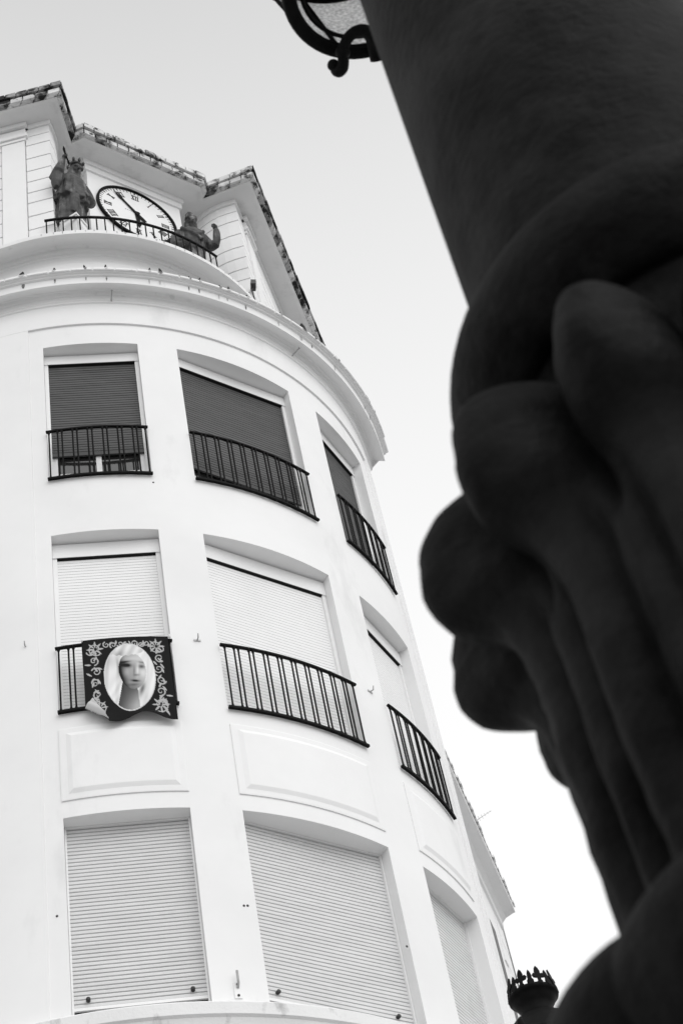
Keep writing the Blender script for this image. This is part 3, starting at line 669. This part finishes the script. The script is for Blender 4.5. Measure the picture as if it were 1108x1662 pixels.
for j in range(NVv):
    for i in range(NU):
        u, v = uu[j, i], vv[j, i]; c = colr[j, i]
        wob = .0022 * math.sin(u * 7 + 1) * v + .0016 * math.sin(u * 17 + v * 3) * v
        rr = 1.0165 + wob + .004 * v; th = b0 + (b1 - b0) * u + .12 * math.sin(v * 3 + u * 4) * v; z = 3.188 - DROP * v
        fl = .86 + .55 * u; gq = v - fl
        if u < .30 and gq > 0:         # bottom left corner turned up, pale reverse showing
            k = min(1, gq / .02); z = 3.188 - DROP * (fl - gq * .75 * k); rr += .0035 + .0055 * math.sin(min(1, gq / .09) * math.pi * .9); th += gq * 8; c = .50
        elif v > .93: rr += .008 * math.sin((v - .93) / .07 * 1.4) * (.4 + .6 * math.sin(u * 11)); z += .012 * (v - .93) / .07 * math.sin(u * 9 + 2.2)
        bm_v.append(cyl(th, rr, z)); cols.append(float(c))
bfs = [(j * NU + i, (j + 1) * NU + i, (j + 1) * NU + i + 1, j * NU + i + 1) for j in range(NVv - 1) for i in range(NU - 1)]
me = bpy.data.meshes.new('banner'); me.from_pydata([tuple(p) for p in bm_v], [], bfs); me.update()
ca = me.color_attributes.new('print', 'FLOAT_COLOR', 'POINT'); ca.data.foreach_set('color', [x for c in cols for x in (c, c, c, 1)])
me.polygons.foreach_set('use_smooth', [True] * len(me.polygons))
mt = bpy.data.materials.new('printed_cloth'); mt.use_nodes = True; b_ = mt.node_tree.nodes['Principled BSDF']; at = mt.node_tree.nodes.new('ShaderNodeVertexColor'); at.layer_name = 'print'
mt.node_tree.links.new(at.outputs['Color'], b_.inputs['Base Color']); b_.inputs['Roughness'].default_value = .85; b_.inputs['Specular IOR Level'].default_value = .05
ban = put('banner', me, mt, None); tag(ban, 'dark banner with oval portrait of a veiled woman hung over window guard', 'banner')
sdm = ban.modifiers.new('thick', 'SOLIDIFY'); sdm.thickness = .003; sdm.offset = -1
m = MB(); sweep(m, [(1.0045, 3.1765), (1.0158, 3.1765), (1.0158, 3.1885), (1.0045, 3.1885)], path(0, 0, .8, b0 + .1, b1 - .1), closed=True); m.build('hem_sleeve', M['iron'], ban)
for q in (b0 + .1, b1 + .2):
    m = MB(); p = cyl(q, 1.018, 3.182); m.tube([p + Vector((0, -.02, -.02)), p + Vector((0, -.03, .01)), p + Vector((0, .0, .03))], .01, 6); m.build('tie', M['pvc'], ban)

# ------------------------------------------------------------------ small fixtures on the wall
def out_frame(th): a = rad(th); return Vector((math.sin(a), -math.cos(a), 0)), Vector((math.cos(a), math.sin(a), 0))
for (u, v, lab) in ((43, 1052, 'small iron hook on bare wall left of the banner window'), (320, 1040, 'small iron hook on the pier right of the banner'), (600, 1123, 'small iron hook on the pier beside the rightmost middle window')):
    p = at_r(u, v, 1.0); th = theta_of(p); N, T = out_frame(th); k = empty('wall_hook', p, lab, 'hook', 'iron hooks on the white wall')
    m = MB(); m.box(p + N * .005, T, Z3, N, .075, .02, .01); m.build('plate', M['stain_light'], k)
    m = MB(); m.tube([p + N * .008, p + N * .05 - Z3 * .005, p + N * .062 + Z3 * .045], .007, 6); m.build('hook_rod', M['metal'], k)
p = at_r(386, 1608, 1.0); N, T = out_frame(theta_of(p)); k = empty('shutter_catch', p, 'pale metal catch with lever on the pier between the lowest windows', 'catch')
m = MB(); m.box(p + N * .006, T, Z3, N, .065, .16, .012); m.build('plate', M['pvc'], k)
m = MB(); m.tube([p + N * .012 + Z3 * .02, p + N * .05 + Z3 * .05, p + N * .05 + Z3 * .17], .011, 6); m.build('lever', M['metal'], k)
for s in (-.055, .055):
    m = MB(); q = p + Z3 * s; m.tube([q + N * .01, q + N * .018], .012, 8); m.build('screw', M['flood'], k)
for (u, v, u2, v2, lab) in ((181, 491, 187, 480, 'thin rod sticking out under the main cornice above left window'), (472, 580, 487, 571, 'thin rod sticking out under the main cornice above right window')):
    p = at_r(u, v, 1.0065); N, T = out_frame(theta_of(p)); q = p + N * .17 + Z3 * .03
    m = MB(); m.tube([p - N * .01, q], .008, 6); m.ball(q, .016, .016, .016, 8, 6); o = m.build('cornice_rod', M['metal']); tag(o, lab, 'rod', 'rods under the main cornice')
for (u, v) in ((249, 783), (93, 1487), (430, 1258), (402, 1470), (396, 1470), (660, 1536), (43, 622), (497, 612)):
    p = at_r(u, v, 1.0); N, T = out_frame(theta_of(p)); m = MB(); m.tube([p - N * .004, p + N * .003], .012, 8); m.build('nail_hole', M['flood'], wall)
# cut-off railing stubs and streaks along the main cornice
for (u, v, hgt, wd) in ((36, 449, .07, .05), (88, 441, .06, .03), (139, 436, .07, .025), (173, 437, .07, .025), (243, 441, .07, .022), (261, 446, .08, .035), (309, 457, .05, .02), (326, 462, .07, .022), (358, 470, .05, .025), (372, 474, .07, .028), (402, 486, .06, .025), (456, 514, .05, .025), (494, 541, .10, .06), (512, 556, .06, .03), (548, 585, .06, .03), (598, 655, .09, .04), (610, 684, .07, .03)):
    p = at_r(u, v + 3, 1.083); th = theta_of(p); N, T = out_frame(th); b = cyl(th, 1.082, 4.824)
    m = MB(); hgt *= 1.5; wd *= 1.35
    m = MB(); m.tube([b - Z3 * .01, b + Z3 * hgt * .5 + T * random.uniform(-.01, .01), b + Z3 * hgt + T * random.uniform(-.015, .015)], [wd * .6, wd * .5, wd * .22], 7, smooth=False); m.build('post_stub', M['moss'], cornice)
    for r_, z0, z1, f in ((1.0913, 4.813, 4.8235, .5), (1.0672, random.uniform(4.778, 4.79), 4.803, .30)):
        a = math.degrees(wd * f / R); m = MB()
        m.grid([[cyl(th - a * .4, r_, z0), cyl(th + a * .3, r_, z0)], [cyl(th - a, r_ + .0003, (z0 + z1) / 2), cyl(th + a, r_ + .0003, (z0 + z1) / 2)], [cyl(th - a * .8, r_ + .0004, z1), cyl(th + a * .9, r_ + .0004, z1)]]); m.build('damp_streak', M['stain'] if random.random() < .6 else M['stain_light'], cornice)
# streaks under the balcony posts
for i in range(26):
    th = -9 + 2.75 * i + random.uniform(-.5, .5); wdt = random.uniform(.12, .38); z0 = random.uniform(5.523, 5.532)
    m = MB(); m.grid([[cyl(th - wdt * .3, .7955, z0), cyl(th + wdt * .3, .7955, z0)], [cyl(th - wdt, .7966, 5.5385), cyl(th + wdt, .7966, 5.5385)]]); m.build('damp_streak', M['stain_light'], ucor); m = MB()
    m.grid([[cyl(th - wdt * .6, .7912, 5.543), cyl(th + wdt * .6, .7912, 5.543)], [cyl(th - wdt * .4, .7907, 5.550), cyl(th + wdt * .4, .7907, 5.550)]]); m.build('damp_streak', M['stain_light'] if random.random() < .7 else M['stain'], ucor)
# floodlight at the right end of the balcony
p = at_r(411, 463, .770); N, T = out_frame(theta_of(p)); fl = empty('floodlight', p, 'small dark floodlight box at the right end of the balcony', 'floodlight')
ax_ = (N + T * .5 - Z3 * .2).normalized(); ay_ = Z3.cross(ax_).normalized(); az_ = ax_.cross(ay_)
m = MB(); m.box(p, ax_, ay_, az_, .08, .15, .11); hs = m.build('housing', M['flood'], fl); m = MB(); m.box(p + ax_ * .042, ax_, ay_, az_, .004, .12, .085); m.build('lens', M['glass'], hs)
m = MB(); m.tube([p - az_ * .09, p - az_ * .12 - ax_ * .02, p - Z3 * (p.z - (ZC + R * 5.57))], .012, 6); m.build('bracket', M['flood'], fl)

# ------------------------------------------------------------------ lower neighbour along the side street
nb_z = .8465 * 17.2 + ZC
a0, a1 = rad(14.01), rad(15.127); d0 = 17.2; d1 = (nb_z - ZC) / .69176
P0 = Vector((CAMP.x + d0 * math.sin(a0), CAMP.y + d0 * math.cos(a0), nb_z)); P1 = Vector((CAMP.x + d1 * math.sin(a1), CAMP.y + d1 * math.cos(a1), nb_z))
nd = (P1 - P0).normalized(); nn = Vector((nd.y, -nd.x, 0)); OVH = .27
nbr = empty('neighbouring_house', (P1.x - nn.x * OVH, P1.y - nn.y * OVH, 0), 'pale lower house with tiled eave behind the rounded corner', 'building')
Q = lambda l, off, z: Vector((P1.x, P1.y, 0)) + nd * l + nn * off + Vector((0, 0, z))
LN = 5.2
def nhex(m, l0, l1, o0, o1, z0, z1): m.hexa([Q(l, o, z) for z in (z0, z1) for l, o in ((l0, o1), (l1, o1), (l1, o0), (l0, o0))])
m = MB(); nhex(m, -LN, -.12, -8, -OVH, -.02, nb_z - .25); m.build('wall', M['plaster'], nbr)
m = MB(); prof = [(-OVH, nb_z - .42), (-OVH + .03, nb_z - .40), (-OVH + .04, nb_z - .30), (-OVH + .10, nb_z - .24), (-.05, nb_z - .20), (-.02, nb_z - .195), (-.02, nb_z - .13), (-8, nb_z - .10)]
m.grid([[Q(l, o, z) for o, z in prof] for l in (-LN, -.005)], caps=True); ev = m.build('eave_cornice', M['trim'], nbr)
tm = None
for i in range(int(LN / .145)):
    l = -.07 - i * .145
    if tm is None:
        mm = MB(); rows = []
        for o in (0, -.5):
            rows.append([nd * (.07 * math.cos(a)) + nn * o + Z3 * (.075 * math.sin(a) - o * .35) for a in [math.pi * k / 8 for k in range(9)]] + [nd * (.05 * math.cos(a)) + nn * o + Z3 * (.05 * math.sin(a) - o * .35) for a in [math.pi * (8 - k) / 8 for k in range(9)]])
        mm.grid(rows, closed=True, caps=True); tm = put('roof_tile', mm.mesh('roof_tile'), M['tile'], nbr); bpy.context.view_layer.update(); mw0 = Q(l, .0, nb_z - .115); tm.location = mw0
        tm.parent = None; tm.parent = nbr; tm.matrix_parent_inverse = Matrix.Translation(-nbr.location)
    else:
        c = tm.copy(); COL.objects.link(c); c.parent = nbr; c.matrix_parent_inverse = Matrix.Translation(-nbr.location); c.location = Q(l, random.uniform(-.012, .012), nb_z - .115)
m = MB(); m.quad(Q(-LN, -.1, nb_z - .06), Q(-.01, -.1, nb_z - .06), Q(-.01, -8, nb_z + 2.2), Q(-LN, -8, nb_z + 2.2)); m.build('roof', M['tile'], nbr)
for i in range(22):                    # quoins at the corner of the house
    z1 = nb_z - .55 - i * .42; m = MB(); wq = .62 if i % 2 else .46
    nhex(m, -.12 - wq, -.105, -OVH - .3, -OVH + .018, z1 - .40, z1); m.build('quoin', M['trim'], nbr)
for i, (z1, z0) in enumerate(((nb_z - 1.05, nb_z - 3.4), (nb_z - 5.0, nb_z - 7.4))):
    m = MB(); nhex(m, -2.25, -1.02, -OVH - .06, -OVH + .012, z0, z1); wn = m.build('window', M['trim'], nbr)
    m = MB(); nhex(m, -2.15, -1.12, -OVH - .05, -OVH + .02, z0 + .1, z1 - .1); m.build('shutter', M['slat_dark'], wn)
# television aerial on its roof
ap = at_plane(769, 1334, P1 - nn * .5, nn); ta = empty('tv_aerial', ap, 'thin television aerial above the tiled eave of the lower house', 'aerial')
b0_, b1_ = ap, at_plane(796, 1316, P1 - nn * .5, nn); dv = (b1_ - b0_).normalized()
m = MB(); m.tube([b0_ - dv * .05, b1_], .006, 6); boom = m.build('boom', M['metal'], ta)
for i in range(6):
    q = b0_.lerp(b1_, .1 + .17 * i); m = MB(); m.tube([q - nd * (.16 - .015 * i) - Z3 * .05, q + nd * (.16 - .015 * i) + Z3 * .05], .003, 5); m.build('rod', M['metal'], boom)
m = MB(); m.tube([b0_ + Z3 * .02, Vector((b0_.x, b0_.y, nb_z + .0))], .012, 6); m.build('mast', M['metal'], ta)

# ------------------------------------------------------------------ lamp posts
def fleur(kind, s=1.0):                # flat iron finial, local x across, z up
    if kind == 0: pr = [(.010, 0), (.016, .012), (.009, .02), (.009, .034), (.030, .036), (.036, .05), (.026, .06), (.014, .056), (.016, .072), (.010, .09), (0, .102)]
    else: pr = [(.012, 0), (.024, .012), (.025, .024), (.015, .036), (.017, .05), (.013, .07), (.006, .084), (0, .09)]
    out = [(x * s * (.66 if kind else .80), z * s) for x, z in pr]; loop = out + [(-x, z) for x, z in reversed(out[:-1])]
    m = MB(); n = len(loop); m.add([(x, -.005, z) for x, z in loop] + [(x, .005, z) for x, z in loop], [tuple(range(n)), tuple(reversed(range(n, 2 * n)))] + [(i, (i + 1) % n, n + (i + 1) % n, n + i) for i in range(n)])
    return m.mesh('finial')
FM = [fleur(0, 1.45), fleur(1, 1.35)]
def lantern(parent, c, zb, name='lantern'):
    """round lantern: bottom ring at height zb, frosted sides, domed roof, crown"""
    o = Vector((c.x, c.y, zb)); m = MB()
    m.revolve([(.19, .0), (.20, -.022), (.228, -.028), (.236, -.012), (.236, .012), (.226, .03), (.205, .03), (.19, .0)], o, 56)
    lan = m.build(name, M['iron'], parent)
    m = MB(); m.revolve([(.165, .012), (.172, .004), (.180, .012), (.172, .02), (.165, .012)], o, 48); m.build('inner_ring', M['iron'], lan)
    m = MB(); m.revolve([(.216, .028), (.325, .60)], o, 56); m.build('glass_side', M['frost'], lan)
    for k in range(8):
        a = 2 * math.pi * (k + .3) / 8; e_ = Vector((math.cos(a), math.sin(a), 0)); m = MB(); m.tube([o + e_ * .216 + Z3 * .02, o + e_ * .330 + Z3 * .61], .011, 6); m.build('glazing_bar', M['iron'], lan)
    m = MB(); m.revolve([(.315, .59), (.345, .595), (.365, .62), (.365, .65), (.345, .67), (.32, .69), (.26, .78), (.175, .87), (.118, .91), (.102, .95), (.112, .98), (.118, .99), (.135, 1.015), (.138, 1.025), (.152, 1.040), (.160, 1.045), (.163, 1.062), (.152, 1.075), (.09, 1.075), (.03, 1.11), (.0, 1.12)], o, 56); rf = m.build('lantern_roof', M['iron'], lan)
    m = MB(); m.revolve([(.0, .60), (.315, .598)], o, 40); m.build('reflector', M['iron'], lan)
    m = MB(); m.revolve([(.03, .60), (.03, .52), (.06, .46), (.06, .40), (.03, .36), (0, .35)], o, 16); m.build('bulb', M['frost'], lan)
    for k in range(16):
        a = 2 * math.pi * (k + .5) / 16; p = o + Vector(((.160) * math.cos(a), .160 * math.sin(a), 1.055))
        f = bpy.data.objects.new('crown_finial', FM[k % 2]); COL.objects.link(f)
        if not FM[k % 2].materials: FM[k % 2].materials.append(M['iron'])
        f.parent = lan; f.matrix_parent_inverse = Matrix()
        f.matrix_basis = Matrix.Translation(p) @ Matrix.Rotation(a + math.pi / 2, 4, 'Z') @ Matrix.Rotation(rad(-10), 4, 'X')
    for k in range(8):                 # small leaves along the roof rim
        a = 2 * math.pi * (k + .3) / 8; e_ = Vector((math.cos(a), math.sin(a), 0)); m = MB()
        m.tube([o + e_ * .355 + Z3 * .63, o + e_ * .385 + Z3 * .635, o + e_ * .40 + Z3 * .655, o + e_ * .402 + Z3 * .69, o + e_ * .385 + Z3 * .725], [.022, .028, .028, .02, .006], 10); m.ball(o + e_ * .375 + Z3 * .628, .026, .026, .026, 10, 8); m.build('rim_leaf', M['iron'], lan)
    return lan
# near post: carved column close to the camera
K = 1.7; PC = CAMP + Vector((K * .439, K * .728, 0)); PC.z = 0
post = empty('lamp_post', PC, 'huge dark cast lamp post with lobed capital close to the camera', 'lamp post', 'lamp posts')
Zk = lambda z: ZC + K * z
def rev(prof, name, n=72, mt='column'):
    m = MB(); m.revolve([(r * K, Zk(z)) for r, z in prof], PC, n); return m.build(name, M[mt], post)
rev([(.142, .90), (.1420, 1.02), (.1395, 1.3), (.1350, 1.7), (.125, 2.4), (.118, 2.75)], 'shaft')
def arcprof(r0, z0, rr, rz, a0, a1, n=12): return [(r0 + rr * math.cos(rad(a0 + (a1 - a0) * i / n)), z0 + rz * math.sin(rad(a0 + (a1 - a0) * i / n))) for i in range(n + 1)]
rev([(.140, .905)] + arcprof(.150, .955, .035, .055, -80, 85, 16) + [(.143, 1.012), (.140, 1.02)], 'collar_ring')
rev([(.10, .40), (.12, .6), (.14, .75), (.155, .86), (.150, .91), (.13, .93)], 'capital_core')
# one gadroon (rib ending in a swollen head), repeated round the capital
NL = 14
crest = [(.180, .420, .018), (.184, .47, .020), (.1865, .53, .022), (.188, .58, .023), (.1885, .63, .024), (.189, .67, .026), (.191, .70, .030), (.196, .722, .036), (.207, .735, .044), (.221, .740, .052), (.233, .747, .062), (.240, .764, .072), (.2405, .786, .076), (.2355, .812, .076), (.224, .834, .072), (.208, .848, .062), (.190, .856, .046), (.165, .856, .02)]
NA = 37
def cr(p0, p1, p2, p3, t): return tuple(.5 * (2 * b + (c - a) * t + (2 * a - 5 * b + 4 * c - d) * t * t + (3 * b - a - 3 * c + d) * t ** 3) for a, b, c, d in zip(p0, p1, p2, p3))
crest = [cr(crest[max(0, i - 1)], crest[i], crest[i + 1], crest[min(len(crest) - 1, i + 2)], k / 3) for i in range(len(crest) - 1) for k in range(3)] + [crest[-1]]
def gadroon(k):
    rows = []; gm = MB()
    for r, z, dep in crest:
        row = []; tq = max(0, min(1, (.745 - z) / .06)); tq = tq * tq * (3 - 2 * tq)
        for j in range(NA):
            x = -1 + 2 * j / (NA - 1); ax = abs(x) * .998
            w0 = .80 * math.sqrt(max(0, 1 - (ax / .95) ** 2)) + .20 * (.5 + .5 * math.cos(math.pi * ax)); w1 = math.sqrt(1 - (ax / .58) ** 2) if ax < .58 else .80 * math.sqrt(max(0, 1 - ((1 - ax) / .42) ** 2))
            w_ = w0 + (w1 - w0) * tq; a = x * math.pi / NL
            nzv = noise.noise(Vector((x * 1.3 + 7 * k, z * 28, .3 * k))) * .0034 + noise.noise(Vector((x * 4 + 7 * k, z * 80, 3.1))) * .0015
            rr = (r - dep * (1 - w_) + nzv * (1 - ax ** 6)) * K; zq = z - (1 - w_) * (1 - tq) * (.026 * max(0, min(1, (z - .785) / .03)) - .012 * max(0, 1 - abs(z - .745) / .04))
            row.append(Vector((rr * math.cos(a), rr * math.sin(a), Zk(zq))))
        rows.append(row)
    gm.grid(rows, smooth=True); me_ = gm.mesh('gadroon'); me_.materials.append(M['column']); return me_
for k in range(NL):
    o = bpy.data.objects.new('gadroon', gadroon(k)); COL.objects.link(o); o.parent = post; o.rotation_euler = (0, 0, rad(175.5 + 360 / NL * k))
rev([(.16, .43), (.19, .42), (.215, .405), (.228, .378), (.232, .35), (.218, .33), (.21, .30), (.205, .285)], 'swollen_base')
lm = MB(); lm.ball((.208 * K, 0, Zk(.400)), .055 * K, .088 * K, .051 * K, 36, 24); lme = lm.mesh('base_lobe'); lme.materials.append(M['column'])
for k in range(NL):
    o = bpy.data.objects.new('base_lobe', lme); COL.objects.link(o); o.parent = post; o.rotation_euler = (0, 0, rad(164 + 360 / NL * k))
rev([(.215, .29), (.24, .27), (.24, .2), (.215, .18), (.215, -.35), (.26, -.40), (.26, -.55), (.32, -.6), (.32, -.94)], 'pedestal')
LZ = 4.96; LP = CAMP + Vector((.182 * LZ, .447 * LZ, 0)); LP.z = 0
lan = lantern(post, LP, ZC + LZ + .025)
# scroll arm carrying the lantern
dirv = (LP - PC); dirv.z = 0; armL = dirv.length; dirv.normalize()
zl = ZC + LZ; m = MB(); pts = []
for i in range(25):
    t = i / 24; pts.append(PC + dirv * (.20 + (armL - .42) * t) + Vector((0, 0, zl - .62 + .62 * t ** 2.2 - .12 * math.sin(math.pi * t))))
m.tube(pts, [.035 - .012 * i / 24 for i in range(25)], 10); m.build('arm', M['iron'], post)
g0 = at_height(548, 112, zl - .06); sp = []
for (u, v, dz) in ((541, 106, -.05), (543, 113, -.06), (549, 116, -.07), (555, 110, -.07), (557, 98, -.06), (556, 85, -.05), (560, 70, -.04), (568, 58, -.03), (578, 52, -.03), (590, 50, -.03), (602, 58, -.03), (608, 75, -.03), (614, 100, -.04)): sp.append(at_height(u, v, zl + dz))
spw = [.010, .015, .019, .020, .018, .017, .017, .018, .020, .021, .022, .024, .026]; sq = []; sw = []
for i in range(len(sp) - 1):
    for k in range(5):
        q4 = [sp[max(0, i - 1)], sp[i], sp[i + 1], sp[min(len(sp) - 1, i + 2)]]; sq.append(Vector(cr(*q4, k / 5))); sw.append(spw[i] + (spw[i + 1] - spw[i]) * k / 5)
m = MB(); m.tube(sq, sw, 14); m.ball(sp[0], .02, .02, .02, 12, 8); m.ball(sp[5], .024, .024, .024, 12, 8); m.build('scroll', M['iron'], lan)
m = MB(); c_ = LP + Vector((0, 0, zl + .0)); m.tube([at_height(545, 78, zl + .01), at_height(575, 81, zl + .01), at_height(606, 80, zl + .01)], .010, 6); m.build('ring_bar', M['iron'], lan)
# far post: only its crown shows over the swollen base
CZ = 6.0; FP = CAMP + Vector((.417 * CZ, 1.571 * CZ, 0)); FP.z = 0
far = empty('lamp_post', FP, 'black street lamp with spiked iron crown beyond the swollen base of the near post', 'lamp post', 'lamp posts')
lantern(far, FP, ZC + CZ - 1.052)
m = MB(); m.revolve([(.26, 0), (.26, .3), (.20, .36), (.16, .9), (.10, 1.05), (.075, 1.3), (.065, 3.5), (.055, 6.0), (.09, 6.1), (.05, 6.2), (.05, 6.35), (.14, 6.45), (.19, ZC + CZ - 1.07)], FP, 32); m.build('post', M['iron'], far)
